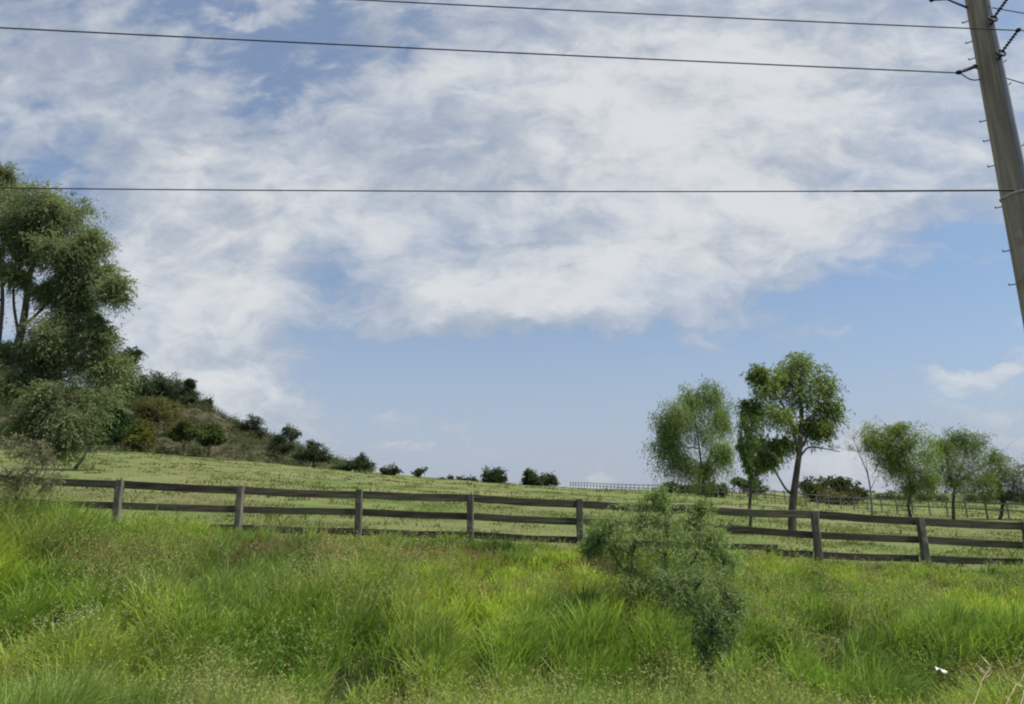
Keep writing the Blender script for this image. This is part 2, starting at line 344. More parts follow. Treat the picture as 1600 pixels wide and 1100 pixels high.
def grass_col(x, y, n):
    px = pxof(x, y); a = fbm(x, y, 2.3, 21)-.16*np.exp(-((y-7.2)/.9)**2)*(px < 1000); b = fbm(x, y, 1.0, 31); c = fbm(x, y, 3.1, 41)  # less lime along the ditch: its shade put into the blade colour
    k1 = sstep((a-.42)/.2)[:, None]; col = GREEN*(1-k1)+LIME*k1
    k2 = (sstep((b-.5)/.2)*.75)[:, None]; col = col*(1-k2)+(DEEP*.75+GREEN*.25)*k2
    k3 = (sstep((c-.47)/.16)*.5*sstep((px-1000)/-500+.3)+.3*np.exp(-((y-5)/1.2)**2)*sstep((px-650)/200)).clip(0, .85)[:, None]; col = col*(1-k3)+GREY*k3
    # purplish-brown seeding patch along the fence line
    k4 = (np.exp(-((y-12.3)/1.1)**2)*sstep((fbm(x, y, 1.1, 51)-.50)/.12)*(1-sstep((px-960)/60))*.34)[:, None]; col = col*(1-k4)+RUST*k4
    col = col*(.68+.86*vnoise(x, y, .22, 77))[:, None]
    return np.clip(col*pal((1, 1, 1), n, .2, hue=.07), .004, .9)
g1 = MB(); n = 620000
x, y = scatter(n, 3.2, 13.9, 1.15)
tus = fbm(x, y, .42, 61, 2); ho = hole(x, y); keep = RNG.random(n) < np.clip((tus-.30)*3.4, .03, 1)*(1-.80*np.clip(ho*1.4, 0, 1))
x, y = x[keep], y[keep]; tus = tus[keep]; n = len(x)
hg = hmax(x, y)*np.clip(.42+tus*1.0, .4, 1.25)*RNG.uniform(.55, 1.1, n)
blades(g1, x, y, hg, (.0040+.0010*y)*RNG.uniform(.5, 1.3, n), grass_col(x, y, n), .24, .34)
tag(g1.build('tall_grass', M_grass), 'lush green tall grass covering the near roadside bank', 'grass', kind='stuff')
# seed stalks
g2 = MB(); n = 34000
x, y = scatter(n, 3.6, 13.7, 1.1); keep = (fbm(x, y, 1.4, 71) > .47) & (hole(x, y) < .15); x, y = x[keep], y[keep]; n = len(x)
hg = hmax(x, y)*RNG.uniform(.8, 1.35, n); k = RNG.random((n, 1)) < .15
cl = np.where(k, pal(STRAW, n, .15), pal((.33, .36, .13), n, .12))
blades(g2, x, y, hg, .0035+.0006*y, cl, .16, .25)
z = H(x, y); m2 = np.repeat(np.arange(n), 5)
hp = np.stack([x[m2]+RNG.normal(0, .03, len(m2)), y[m2]+RNG.normal(0, .03, len(m2)), z[m2]+hg[m2]*RNG.uniform(.72, .98, len(m2))], 1)
g2.leaves(hp, RNG.normal(0, 1, (len(m2), 3))+np.array([0, 0, .6]), .035, .006+.0007*y[m2], cl[m2]*.8)
tag(g2.build('seeding_grass', M_grass), 'pale straw coloured seed stalks rising through the roadside grass', 'grass', kind='stuff')
# dry brown tangle near the fence
g3 = MB()
for (px, py, r, nn) in [(680, 866, 1.0, 3000), (560, 862, .7, 900), (390, 858, .9, 1600), (290, 880, .7, 900), (925, 872, .65, 1900), (765, 925, .35, 450), (1290, 940, .6, 400), (480, 858, .5, 700), (170, 880, .7, 500), (1560, 1075, .5, 600)]:
    c = ground_hit(px, py+18, 3, 14); x = c[0]+RNG.normal(0, r*.6, nn); y = c[1]+RNG.normal(0, r*.35, nn); ok = (y < 13.8); x, y = x[ok], y[ok]
    blades(g3, x, y, hmax(x, y)*RNG.uniform(.6, 1.15, len(x)), np.full(len(x), .014), pal(RUST if RNG.random() < .75 else STRAW, len(x), .25), .6, .6)
tag(g3.build('dry_grass', M_grass), 'brown dead grass tangled in the green bank below the fence', 'dead grass', kind='stuff')
# broad-leaf weeds in the ditch
g4 = MB()
for (px, py, r, nn) in [(330, 1000, 1.2, 4200), (470, 1010, .9, 3200), (100, 1000, 1.0, 2600), (760, 1010, .6, 900), (1250, 985, .7, 2200), (1450, 1035, .7, 1600), (30, 950, .9, 1200)]:
    nn = nn*6//10; c = ground_hit(px, py+45, 3, 12); a = RNG.normal(0, 1, (nn, 3))*np.array([r*.55, r*.3, 1]); xx, yy2 = c[0]+a[:, 0], c[1]+a[:, 1]
    P = np.stack([xx, yy2, H(xx, yy2)+RNG.random(nn)*.75*hmax(xx, yy2)*1.05], 1)
    g4.leaves(P, RNG.normal(0, 1, (nn, 3))*np.array([1, 1, .5])+np.array([0, 0, .35]), RNG.uniform(.05, .09, nn), RNG.uniform(.012, .026, nn), pal((.10, .17, .035), nn, .25))
tag(g4.build('broadleaf_weeds', M_leaf), 'dark broad leaved weeds filling the ditch among the tall grass', 'weeds', kind='stuff')
g5 = MB()
for (px, py, r, nn) in [(150, 945, .9, 170), (110, 990, .6, 70), (470, 985, .8, 40), (420, 1000, .5, 25), (330, 870, .9, 30)]:
    c = ground_hit(px, py+50, 3, 12); xx = c[0]+RNG.normal(0, r*.6, nn); y2 = c[1]+RNG.normal(0, r*.4, nn)
    P = np.stack([xx, y2, H(xx, y2)+hmax(xx, y2)*RNG.uniform(.75, 1.08, nn)], 1); P = np.repeat(P, 4, 0)+RNG.normal(0, .008, (nn*4, 3))
    g5.leaves(P, RNG.normal(0, 1, P.shape), .02, .013, pal((.46, .48, .32), len(P), .12))
tag(g5.build('small_flowers', M_leaf), 'tiny pale cream flower heads dotted over the left bank', 'flowers', kind='stuff')
# paddock grass beyond the fence
g6 = MB()
for (n, y0, y1, hh, ww, pw) in [(170000, 13.6, 34, .15, .016, 1.2), (80000, 30, 75, .15, .035, 1.2), (30000, 70, 150, .20, .09, 1.1)]:
    x, y = scatter(n, y0, y1, pw, mx=4); kk = fbm(x, y, y0*.18, 81); keep = (RNG.random(n) < np.clip((kk-.25)*2.2, .1, 1)); x, y, kk = x[keep], y[keep], kk[keep]; n = len(x)
    dry = sstep((fbm(x*.5, y, y0*.35, 91)-.54)/.14+sstep((y-50)/60)*.45)[:, None]*.8
    cl = (np.array([.15, .200, .055])*(1-dry)+np.array([.22, .215, .10])*dry)*pal((1, 1, 1), n, .2, hue=.06)
    blades(g6, x, y, hh*RNG.uniform(.3, 1.0, n)*np.clip(kk*1.6, .3, 1.2), np.full(n, ww), cl, .45, .4)
nt = 1500; tx, ty = scatter(nt, 15, 140, 1.35, mx=4); nb_ = 26; ks = np.repeat(np.arange(nt), nb_)
sc_ = np.clip(RNG.lognormal(0, .45, nt), .4, 2.4); bx_ = tx[ks]+RNG.normal(0, .16, len(ks))*sc_[ks]*(1+ty[ks]/60); by_ = ty[ks]+RNG.normal(0, .14, len(ks))*sc_[ks]*(1+ty[ks]/60)
kind = RNG.random(nt); base_ = np.where((kind < .45)[:, None], np.array([.105, .150, .040]), np.where((kind < .75)[:, None], np.array([.19, .185, .075]), np.array([.13, .145, .055])))
blades(g6, bx_, by_, .15*sc_[ks]*RNG.uniform(.5, 1.2, len(ks))*(1+ty[ks]/160), .012+.0011*ty[ks], base_[ks]*pal((1, 1, 1), len(ks), .18, hue=.05), .6, .5)
tag(g6.build('paddock_grass', M_grass), 'short grazed green and straw grass of the paddock behind the fence', 'grass', kind='stuff')

# ------------------------------------------------------------------ trees
def curve_pts(a, b, n, wob, rng, sag=0.0):
    t = np.linspace(0, 1, n)[:, None]; p = a*(1-t)+b*t; L = np.linalg.norm(b-a)
    off = np.cumsum(rng.normal(0, 1, (n, 3)), 0); off -= off[:1]*(1-t)+off[-1:]*t
    p = p+off*wob*L/n**.5*np.sin(t*math.pi)**.5; p[:, 2] += (sag*L*np.sin(t[:, 0]*math.pi)); return p
def tree(name, label, cat, base, lobes, trunk=.18, leaf=(.10, .03), per=140, col=(.08, .12, .035), weep=0.0, seed=1, group=None, size=1.10, reach=1.0, spray=.75, droop=.35,
         fork=.32, lean=0.0, ring=6, twigs=9, cl=.32, shell=.25, paths=None, topcol=None, bare=None, bark=None, stems=1, depth=1.0, Y=None):
    rng = np.random.default_rng(seed)
    b = np.array(base if len(base) == 3 else ground_hit(*base, lo=14.5 if Y is None else Y-.3)); Yb = b[1]
    C = []; 
    for lb in lobes:
        (px, py, rx, ry) = lb[:4]; yo = lb[4] if len(lb) > 4 else rng.uniform(-.5, .5)*rx/F*Yb*1.6*depth
        c = at(px, py, Yb+yo); s = Yb/F*size
        C.append((c, np.array([rx*s, rx*s*.9, ry*s])))
    tb = MB(); lf = MB()
    top = max(c[0][2] for c in C); hgt = top-b[2]
    nodes = []
    cen = np.mean([c[0] for c in C], 0)
    fk = at(*paths[0][0][-1][:2], Yb) if paths else b+np.array([(cen[0]-b[0])*.35+lean, (cen[1]-b[1])*.4, hgt*fork])
    for s_ in range(stems):
        b0 = b+np.array([rng.normal(0, .05*stems), rng.normal(0, .05*stems), -.15]) if stems > 1 else b-np.array([0, 0, .15])
        p = curve_pts(b0, fk+(rng.normal(0, .12*hgt*fork, 3)*np.array([1, 1, .3]) if stems > 1 else 0), 8, .06, rng)
        rr = np.linspace(trunk*1.0, trunk*.72, 8); rr[0] *= 1.35
        if not paths: tb.tube(p, rr, 8); nodes += [(q, trunk*.72) for q in p[-2:]]
    for (pp, ra, rb) in (paths or []):                   # limbs whose course the photo shows
        q = np.array([b if k == 0 and pp[0] == 0 else at(pp[k][0], pp[k][1], Yb+(pp[k][2] if len(pp[k]) > 2 else 0)) for k in range(len(pp))]) if pp[0] != 0 else np.vstack([b-np.array([0, 0, .15]), [at(v[0], v[1], Yb+(v[2] if len(v) > 2 else 0)) for v in pp[1:]]])
        tt_ = np.linspace(0, len(q)-1, len(q)*4); P_ = np.stack([np.interp(tt_, np.arange(len(q)), q[:, k]) for k in range(3)], 1)
        for _ in range(2): P_[1:-1] = (P_[:-2]+P_[1:-1]*2+P_[2:])/4
        rr = np.linspace(ra, rb, len(P_)); rr[0] *= 1.3 if pp[0] == 0 else 1; tb.tube(P_, rr, 8); nodes += [(P_[k], rr[k]) for k in range(len(P_)//2, len(P_), 2)]
    for (c, r) in sorted(C, key=lambda q: np.linalg.norm(q[0]-fk)):
        e = c-np.array([0, 0, r[2]*.25])
        q, qr = min(nodes, key=lambda nd: np.linalg.norm(nd[0]-e)+.9*max(0, nd[0][2]-e[2])+.3*np.linalg.norm(nd[0]-fk))
        r0 = min(qr*.85, trunk*.55); n_ = 7
        p = curve_pts(q, e, n_, .10, rng, .04); rr = np.linspace(r0, max(r0*.42, .008), n_); tb.tube(p, rr, ring)
        nodes += [(p[k], rr[k]) for k in (3, 4, 5, 6)]
        vol = (r[0]*r[1]*r[2])**(1/3)
        for k in range(twigs):
            d_ = rng.normal(size=3); d_ /= np.linalg.norm(d_); d_[2] = d_[2]*.8+.15
            f = rng.uniform(shell, reach); tip = c+d_*r*f
            st = p[rng.integers(3, n_)]; tw = curve_pts(st, tip, 5, .14, rng, .05)
            tb.tube(tw, np.linspace(max(rr[-1]*.55, .006), max(.003, rr[-1]*.2), 5), 4, cap=False)
            if bare and rng.random() < bare: 
                for _ in range(5):
                    s0 = tw[rng.integers(2, 5)]; tb.tube(curve_pts(s0, s0+rng.normal(0, .35, 3)*vol+np.array([0, 0, .2*vol]), 4, .15, rng), [.008, .006, .005, .004], 3, cap=False)
                continue
            nl = int(per*rng.uniform(.5, 1.4)); cs = cl*vol*rng.uniform(.8, 1.5)
            cb_ = np.array(col)*rng.uniform(.72, 1.25)
            if topcol is not None:
                kk = rng.random()*.9; cb_ = cb_*(1-kk)+np.array(topcol)*kk
            cnt = 9; m = max(2, nl//cnt); st_ = tw[rng.integers(1, 5, m)]+rng.normal(0, .5, (m, 3))*cs*np.array([1, 1, .7])
            o_ = (st_-c)/(np.linalg.norm(st_-c, axis=1, keepdims=True)+1e-6)
            sd_ = o_*.7+rng.normal(0, .6, (m, 3))+np.array([0, 0, .15]); sd_ /= np.linalg.norm(sd_, axis=1, keepdims=True)+1e-6
            ls = (spray*vol*rng.uniform(.35, 1.25, (m, 1)))
            t_ = rng.random((m, cnt, 1)); dr = droop+weep*1.6
            P = st_[:, None]+sd_[:, None]*ls[:, None]*t_/(1+weep*.5)+np.array([0, 0, -1.])*(ls[:, None]*dr*t_**1.7)
            D = (sd_[:, None]*(1-min(weep, .8))+np.array([0, 0, -1.])*(dr*t_*1.4)+rng.normal(0, .45, P.shape)).reshape(-1, 3)
            P = P.reshape(-1, 3)+rng.normal(0, .018*vol, (m*cnt, 3))
            cb_ = cb_*rng.uniform(.85, 1.15)
            lf.leaves(P, D, leaf[0]*rng.uniform(.6, 1.3, len(P)), leaf[1]*rng.uniform(.7, 1.3, len(P)), pal(cb_, len(P), .14, rng), rng)
    root = empty(name, b); tag(root, label, cat, group)
    tb.build('trunk', bark or M_bark, root, smooth=True, origin=b)
    if lf.nv: lf.build('crown', M_leaf, root, origin=b)
    return root

GR = 'paddock trees behind the fence on the right'
tree('pepper_tree', 'weeping pale green tree with hanging foliage, leftmost of the paddock trees', 'tree', (1101, 792),
     [(1050, 640, 30, 32), (1035, 690, 22, 42), (1078, 615, 28, 22), (1115, 612, 24, 26), (1095, 665, 38, 40), (1130, 650, 18, 34), (1128, 700, 20, 34), (1062, 720, 30, 26), (1100, 725, 28, 24), (1040, 665, 22, 24)],
     .15, (.16, .042), 700, (.150, .210, .085), .7, 11, GR, fork=.30, twigs=10, topcol=(.22, .28, .10), cl=.34, paths=[([0, (1100, 765), (1097, 740), (1093, 700), (1085, 650)], .15, .03), ([(1099, 745), (1110, 710), (1118, 650)], .06, .02)])
tree('slender_tree', 'slim small tree with drooping leaves left of the tallest paddock tree', 'tree', (1173, 824),
     [(1172, 660, 18, 24), (1182, 690, 22, 26), (1160, 690, 12, 20), (1192, 715, 14, 18), (1172, 722, 10, 18)],
     .075, (.13, .03), 260, (.11, .165, .05), .8, 12, GR, fork=.42, twigs=8, cl=.3)
tree('tall_tree', 'tallest tree of the paddock with dark forked trunk and airy crown', 'tree', (1237, 838),
     [(1250, 566, 34, 30), (1280, 600, 28, 30), (1222, 590, 26, 22), (1195, 600, 24, 26), (1180, 585, 14, 14), (1292, 640, 22, 26), (1250, 625, 34, 30), (1205, 645, 30, 26), (1172, 635, 16, 24), (1262, 665, 30, 20), (1285, 672, 14, 14), (1215, 690, 22, 20), (1196, 718, 12, 16)],
     .21, (.13, .034), 250, (.125, .172, .058), .25, 13, GR, fork=.36, lean=.35, twigs=11, topcol=(.19, .245, .075), cl=.30, size=1.12, paths=[([0, (1238, 790), (1243, 750), (1250, 700), (1253, 650), (1250, 600), (1250, 575)], .155, .03), ([(1240, 775), (1228, 765), (1212, 738), (1196, 715)], .05, .02), ([(1249, 710), (1238, 670), (1225, 635), (1205, 605)], .07, .02), ([(1248, 705), (1258, 690), (1272, 655), (1282, 615)], .06, .02), ([(1249, 715), (1262, 698), (1285, 700), (1312, 706)], .04, .012)])
tree('bare_tree', 'leafless grey twiggy tree between the tall tree and the right hand group', 'tree', (1363, 806),
     [(1332, 680, 16, 20), (1345, 700, 14, 22), (1325, 700, 10, 14), (1350, 675, 12, 14), (1372, 715, 12, 16), (1300, 700, 8, 6)],
     .09, (.08, .02), 30, (.12, .12, .08), 0, 14, GR, fork=.30, bare=.85, paths=[([0, (1361, 770), (1356, 740), (1345, 715), (1335, 690)], .07, .015), ([(1360, 765), (1370, 745), (1384, 725)], .03, .01), ([(1357, 745), (1352, 715), (1352, 690)], .03, .01)], twigs=12, bark=solid_mat('grey_bark', (.10, .095, .09), (.2, .19, .18), 6, (1, 1, .25), .9, .5))
tree('bushy_tree', 'bushy green tree with curved trunk just right of the leafless tree', 'tree', (1425, 812),
     [(1374, 672, 22, 18), (1378, 695, 18, 18), (1405, 690, 28, 26), (1432, 690, 24, 26), (1410, 725, 26, 24), (1440, 730, 20, 30), (1425, 755, 18, 16), (1395, 705, 20, 22), (1360, 690, 16, 16), (1448, 705, 18, 24), (1385, 725, 20, 18), (1455, 750, 14, 16), (1405, 668, 16, 10)],
     .12, (.12, .035), 290, (.120, .165, .06), .35, 15, GR, fork=.28, twigs=11, size=1.2, spray=.95, topcol=(.20, .27, .055), cl=.3, paths=[([0, (1418, 790), (1424, 768), (1418, 735), (1408, 700)], .10, .03), ([(1423, 770), (1445, 755), (1452, 735)], .05, .02), ([(1419, 740), (1392, 712), (1378, 685)], .05, .02)])
tree('spreading_tree', 'spreading dense tree with bare twigs above its crown, second from right edge', 'tree', (1490, 812),
     [(1482, 688, 22, 20), (1510, 695, 26, 20), (1478, 720, 22, 24), (1510, 728, 30, 26), (1540, 718, 26, 24), (1500, 750, 24, 18), (1548, 742, 16, 16), (1557, 715, 14, 14), (1468, 700, 16, 20), (1530, 690, 20, 14), (1520, 745, 22, 18), (1475, 745, 16, 18), (1540, 755, 16, 10), (1495, 680, 20, 12)],
     .15, (.12, .035), 290, (.095, .14, .045), .3, 16, GR, fork=.26, twigs=11, size=1.22, spray=.95, topcol=(.17, .225, .065), cl=.3, bare=.12, paths=[([0, (1489, 785), (1492, 760), (1502, 730), (1512, 700)], .11, .03), ([(1491, 765), (1482, 735), (1480, 700)], .06, .02), ([(1494, 755), (1525, 735), (1550, 722)], .06, .02)])
tree('layered_tree', 'thin layered tree cut by the right edge of the picture', 'tree', (1562, 812),
     [(1555, 772, 20, 8), (1590, 768, 22, 12), (1580, 745, 20, 12), (1590, 755, 24, 14), (1570, 735, 14, 12), (1610, 735, 22, 22), (1560, 752, 14, 8), (1615, 775, 20, 14)],
     .12, (.11, .04), 200, (.085, .10, .055), .1, 17, GR, fork=.38, twigs=9, cl=.3)

# background trees
TP = None
GB = 'small trees along the paddock skyline'
def far_tree(name, label, px, py, lobes, col, seed, Y=None, per=110, leaf=(.3, .13), group=GB, trunk=.14, **k):
    base = at(px, py, Y) if Y else None
    b = ground_hit(px, py, 60, 230) if Y is None else np.array([base[0], Y, float(H(base[0], Y))])
    lobes = [(l[0], l[1]-l[3]*.10, l[2]*1.2, l[3]*1.3) for l in lobes]
    return tree(name, label, 'tree' if 'tree' in name else 'bush', tuple(b), lobes, trunk, leaf, int(per*1.8), col, 0, seed, group, size=.98, spray=.6, twigs=k.pop('twigs', 9), cl=k.pop('cl', .26), **k)
DK = (.066, .085, .046)  # far foliage green, lightened: distance haze put into the leaf colour
far_tree('round_bush', 'round dark green bush alone on the skyline', 773, 758, [(773, 745, 14, 11), (764, 748, 9, 8), (783, 750, 9, 7)], (.05, .08, .035), 21, 118, 260)
far_tree('upright_bush', 'upright bush with reddish base on the skyline', 830, 762, [(830, 742, 10, 12), (822, 752, 9, 8), (836, 752, 9, 8)], (.065, .08, .045), 22, 118, 220)
far_tree('low_bush', 'low wide bush touching the right side of the reddish skyline bush', 855, 762, [(856, 749, 12, 8), (848, 754, 8, 6), (866, 752, 6, 5)], (.08, .09, .045), 23, 120, 130)
far_tree('flat_topped_tree', 'small flat topped dark tree at the foot of the field crest', 611, 742, [(608, 733, 13, 7), (618, 735, 8, 6), (600, 737, 6, 4)], DK, 24, 126, 120)
far_tree('broken_tree', 'tiny tree with two separate tufts on the skyline', 655, 746, [(660, 735, 7, 5), (650, 739, 6, 4)], DK, 25, 128, 60)
far_tree('twin_crowned_tree', 'wide open tree on the skyline right of the dark double tree', 563, 740, [(568, 717, 9, 6), (560, 724, 12, 7), (575, 727, 9, 6), (548, 728, 9, 5), (538, 732, 7, 4), (526, 733, 7, 3)], DK, 26, 132, 130)
far_tree('dark_tree', 'dark dense tree pair at the lower end of the hill', 490, 728, [(493, 696, 10, 7), (500, 706, 14, 10), (478, 708, 12, 10), (468, 714, 9, 10), (507, 714, 8, 9), (488, 716, 14, 8)], DK, 27, 134, 190)
far_tree('leaning_tree', 'dark leaning tree on the lower hill slope', 440, 715, [(452, 672, 15, 5), (440, 684, 13, 9), (430, 697, 13, 10), (461, 680, 8, 5), (446, 702, 10, 9)], DK, 28, 150, 190)
far_tree('sparse_tree', 'open crowned tree in the middle of the hill slope', 392, 690, [(398, 655, 12, 8), (386, 664, 12, 9), (407, 667, 11, 8), (374, 666, 12, 8), (414, 680, 10, 8)], DK, 29, 175, 150)
for i, (px, py, r) in enumerate([(690, 750, 4), (703, 748, 4), (715, 750, 5), (738, 751, 7), (728, 752, 6), (1048, 760, 1)]):
    if i < 5:
        far_tree('stunted_bush', ['leftmost speck of bush left of the round skyline bush', 'short upright speck of bush near the round skyline bush', 'middle low speck of bush near the round skyline bush', 'widest low bush just left of the round skyline bush', 'low bush squeezed between the specks and the widest low bush'][i], px, py+5, [(px, py-1, r, r*.8), (px+r*.7, py+1, r*.8, r*.6)], DK, 40+i, 135, 40, trunk=.06)
far_tree('behind_bush', 'dark bush behind the hanging foliage of the weeping tree', 1050, 775, [(1045, 760, 13, 8), (1060, 764, 12, 6), (1080, 764, 10, 5)], (.055, .08, .035), 51, 100, 120)
far_tree('low_crowned_bush', 'bright low bush at the foot of the weeping tree', 1120, 776, [(1105, 764, 16, 10), (1124, 764, 12, 9)], (.07, .12, .035), 52, 80, 160)
far_tree('rounded_bush', 'rounded bush behind the slim small tree', 1175, 776, [(1168, 756, 15, 9), (1185, 762, 14, 9), (1155, 752, 8, 6)], (.085, .115, .055), 53, 90, 150)
far_tree('thicket_bush', 'olive bush at left end of the thicket right of the tall trunk', 1275, 785, [(1265, 760, 16, 10), (1285, 764, 16, 10), (1272, 772, 18, 8)], (.075, .085, .03), 54, 85, 170)
far_tree('thicket_tree', 'darker bush with raised top in the middle of the thicket', 1315, 785, [(1305, 755, 16, 9), (1322, 756, 12, 7), (1330, 766, 16, 9), (1345, 772, 12, 6), (1310, 772, 22, 8)], (.055, .075, .035), 55, 88, 150)
far_tree('brown_bush', 'brown dry bush in front of the thicket', 1310, 795, [(1300, 778, 22, 7), (1325, 780, 20, 6)], (.135, .120, .07), 56, 75, 130)
for i, (px, l) in enumerate([(1392, 'low grey green bush between trunks left of the bushy tree'), (1455, 'dark low bush seen beneath the gap between the bushy and spreading trees'), (1530, 'far low bush under the right side of the spreading tree'), (1590, 'far low bush at the right edge behind the layered tree')]):
    far_tree('distant_bush', l, px, 788, [(px, 776, 18, 6), (px+20, 778, 14, 5), (px-16, 779, 10, 4)], (.06, .08, .05), 60+i, 140, 90)

# the hill: individual trees, then scrub
GH = 'trees on the hill at the left'
hill_specs = [
 ('hilltop_tree', 'dark tree at left end of the hilltop grove', 222, 640, 185, [(222, 600, 16, 12), (235, 612, 14, 12), (212, 612, 10, 12)], DK),
 ('hilltop_tree', 'tallest middle tree of the hilltop grove', 255, 645, 190, [(250, 597, 20, 10), (265, 605, 18, 14), (255, 620, 20, 14)], DK),
 ('hilltop_tree', 'dark tree at right end of the hilltop grove', 292, 648, 188, [(288, 606, 16, 12), (298, 618, 12, 14), (280, 622, 14, 14), (300, 600, 7, 6)], DK),
 ('hilltop_tree', 'small round tree just below the right end of the hilltop grove', 320, 650, 190, [(320, 629, 8, 7), (316, 638, 12, 8)], DK),
 ('small_paddock_tree', 'small umbrella shaped tree at the foot of the hill, left of a pair', 288, 712, None, [(286, 672, 18, 8), (272, 676, 10, 6), (298, 676, 8, 6), (286, 665, 11, 5)], (.085, .105, .035)),
 ('small_paddock_tree', 'small umbrella shaped tree at the foot of the hill, right of a pair', 325, 714, None, [(329, 680, 17, 8), (317, 684, 7, 6), (343, 685, 11, 6), (329, 671, 12, 6)], (.075, .100, .030)),
 ('small_paddock_tree', 'little dark tree at the foot of the hill beside the big left tree', 172, 697, None, [(172, 668, 12, 8), (165, 676, 10, 6), (182, 676, 9, 5)], (.06, .07, .03)),
 ('olive_bush', 'yellow green bush at the hill foot left of the tree pair', 218, 705, None, [(218, 672, 14, 12), (212, 688, 14, 10), (226, 690, 12, 10)], (.13, .14, .035)),
 ('olive_bush', 'brownish green spreading bush high on the near hillside', 225, 672, 150, [(228, 630, 26, 12), (205, 640, 22, 12), (250, 645, 24, 12)], (.12, .115, .045)),
 ('olive_bush', 'broad dull olive bush on the slope beside the big left tree', 150, 690, 145, [(150, 652, 26, 14), (178, 655, 24, 14), (130, 668, 22, 14), (190, 676, 20, 10)], (.095, .10, .045)),
]
for i, (nm, lab, px, py, Y, lb, cl) in enumerate(hill_specs):
    far_tree(nm, lab, px, py, lb, cl, 70+i, Y, 420, (.38, .18), GH, trunk=.22)
sc = MB(); ns = 6500; rng = np.random.default_rng(99)
yy3 = rng.uniform(128, 212, ns); xx3 = np.interp(rng.random(ns), [0, 1], [-.95, -.22])*yy3; uu = xx3/yy3
hh3 = (np.interp(uu, _hu, _ht)-np.interp(uu, _cu, _ct))*205
ok = (hh3 > .15) & (rng.random(ns) < np.clip(.35+.65*(hh3-3)/25, .3, 1)*np.clip((yy3-120)/40, .3, 1)); xx3, yy3 = xx3[ok], yy3[ok]
ry = rng.uniform(188, 208, 520); rx = rng.uniform(-.72, -.24, 520)*ry; xx3 = np.concatenate([xx3, rx]); yy3 = np.concatenate([yy3, ry]); nr0 = len(xx3)-520
for ii, (a, b2) in enumerate(zip(xx3, yy3)):
    k = rng.random()*(.38 if ii >= nr0 else 1); cb_ = (np.array([.062, .082, .038]) if k < .38 else np.array([.095, .105, .045]) if k < .90 else np.array([.12, .10, .06]))
    s_ = rng.lognormal(-.15 if ii < nr0 else .12, .4)*(1.15 if k < .38 else .8); nn = int(55*s_); P = rng.normal(0, 1, (nn, 3)); P /= np.linalg.norm(P, axis=1, keepdims=True); P *= rng.random((nn, 1))**.5*s_*np.array([rng.uniform(1, 1.8), 1.1, .7])
    P += np.array([a, b2, float(H(a, b2))+s_*.7])
    sc.leaves(P, rng.normal(0, 1, P.shape), .36, .2, pal(cb_, nn, .25, rng), rng)
tag(sc.build('hillside_scrub', M_leaf), 'brown and olive scrub covering the rocky hill at the left', 'scrub', kind='stuff')
# far tree belt on the plain at right
fb = MB(); nn = 9000; t_ = rng.random(nn); yy3 = rng.uniform(600, 900, nn); uu = -.1+t_*1.3
P = np.stack([uu*yy3, yy3, -1+rng.random(nn)**1.4*(3+9*fbm(uu*60, uu*0, 1.5, 3))], 1)
fb.leaves(P, rng.normal(0, 1, P.shape), 3.5, 2.2, pal((.07, .09, .07), nn, .15, rng), rng)
tag(fb.build('distant_woodland', M_leaf), 'faint far line of trees low on the horizon at the right', 'woodland', kind='stuff')

# big tree at the left edge
tree('big_gum_tree', 'large dark green tree with tangled bare inner branches filling the left edge', 'tree', tuple(ground_hit(-120, 790, 16, 40)*0+np.array([at(-90, 780, 19)[0], 19, float(H(at(-90, 780, 19)[0], 19))])),
     [(0, 300, 55, 34), (60, 312, 50, 34), (108, 328, 46, 36), (140, 375, 34, 34), (155, 425, 28, 30), (182, 452, 26, 26), (95, 385, 38, 30), (20, 350, 50, 30), (120, 475, 34, 40), (90, 530, 44, 36),
      (135, 560, 38, 36), (175, 575, 36, 40), (60, 590, 50, 34), (10, 600, 50, 36), (100, 630, 46, 40), (110, 662, 44, 28), (45, 668, 36, 24), (140, 625, 40, 34), (-60, 330, 60, 60), (-80, 450, 60, 70), (-70, 570, 60, 60), (110, 435, 22, 22), (0, 268, 22, 16), (95, 700, 34, 22), (35, 370, 36, 26), (75, 350, 34, 24), (-20, 400, 24, 20), (25, 430, 24, 20), (20, 560, 30, 28), (78, 455, 26, 26), (62, 545, 40, 32), (118, 450, 30, 28), (150, 530, 26, 26), (75, 620, 40, 30), (45, 390, 30, 24), (150, 505, 14, 22), (110, 510, 36, 34), (75, 560, 30, 30), (120, 400, 34, 30)],
     .30, (.090, .026), 700, (.160, .195, .105), .12, 31, None, fork=.12, twigs=15, topcol=(.20, .23, .115), cl=.28, size=.98, shell=.1, spray=.9, depth=.9, paths=[([0, (-70, 700), (-20, 640), (20, 570), (38, 500), (45, 430), (70, 370)], .22, .04), ([(-60, 690), (0, 690), (60, 640), (100, 600)], .11, .03), ([(-20, 640), (-5, 560), (5, 470), (0, 390)], .1, .03), ([(10, 590), (60, 540), (110, 470), (150, 430)], .07, .02), ([(30, 530), (20, 470), (25, 400)], .05, .02), ([(36, 510), (70, 480), (90, 420)], .05, .02), ([(-30, 650), (-15, 600), (-25, 520)], .09, .03)])
tree('dark_green_tree', 'deep green dense tree peeping out behind the big left tree', 'tree', tuple(np.array([at(118, 700, 46)[0], 46, float(H(at(118, 700, 46)[0], 46))])),
     [(205, 556, 14, 14), (190, 580, 24, 30), (172, 610, 30, 36), (195, 600, 16, 26), (160, 650, 24, 24), (160, 560, 24, 24), (150, 672, 26, 16), (185, 655, 18, 18)],
     .14, (.16, .06), 420, (.035, .075, .028), .1, 32, None, fork=.12, twigs=12, cl=.33)
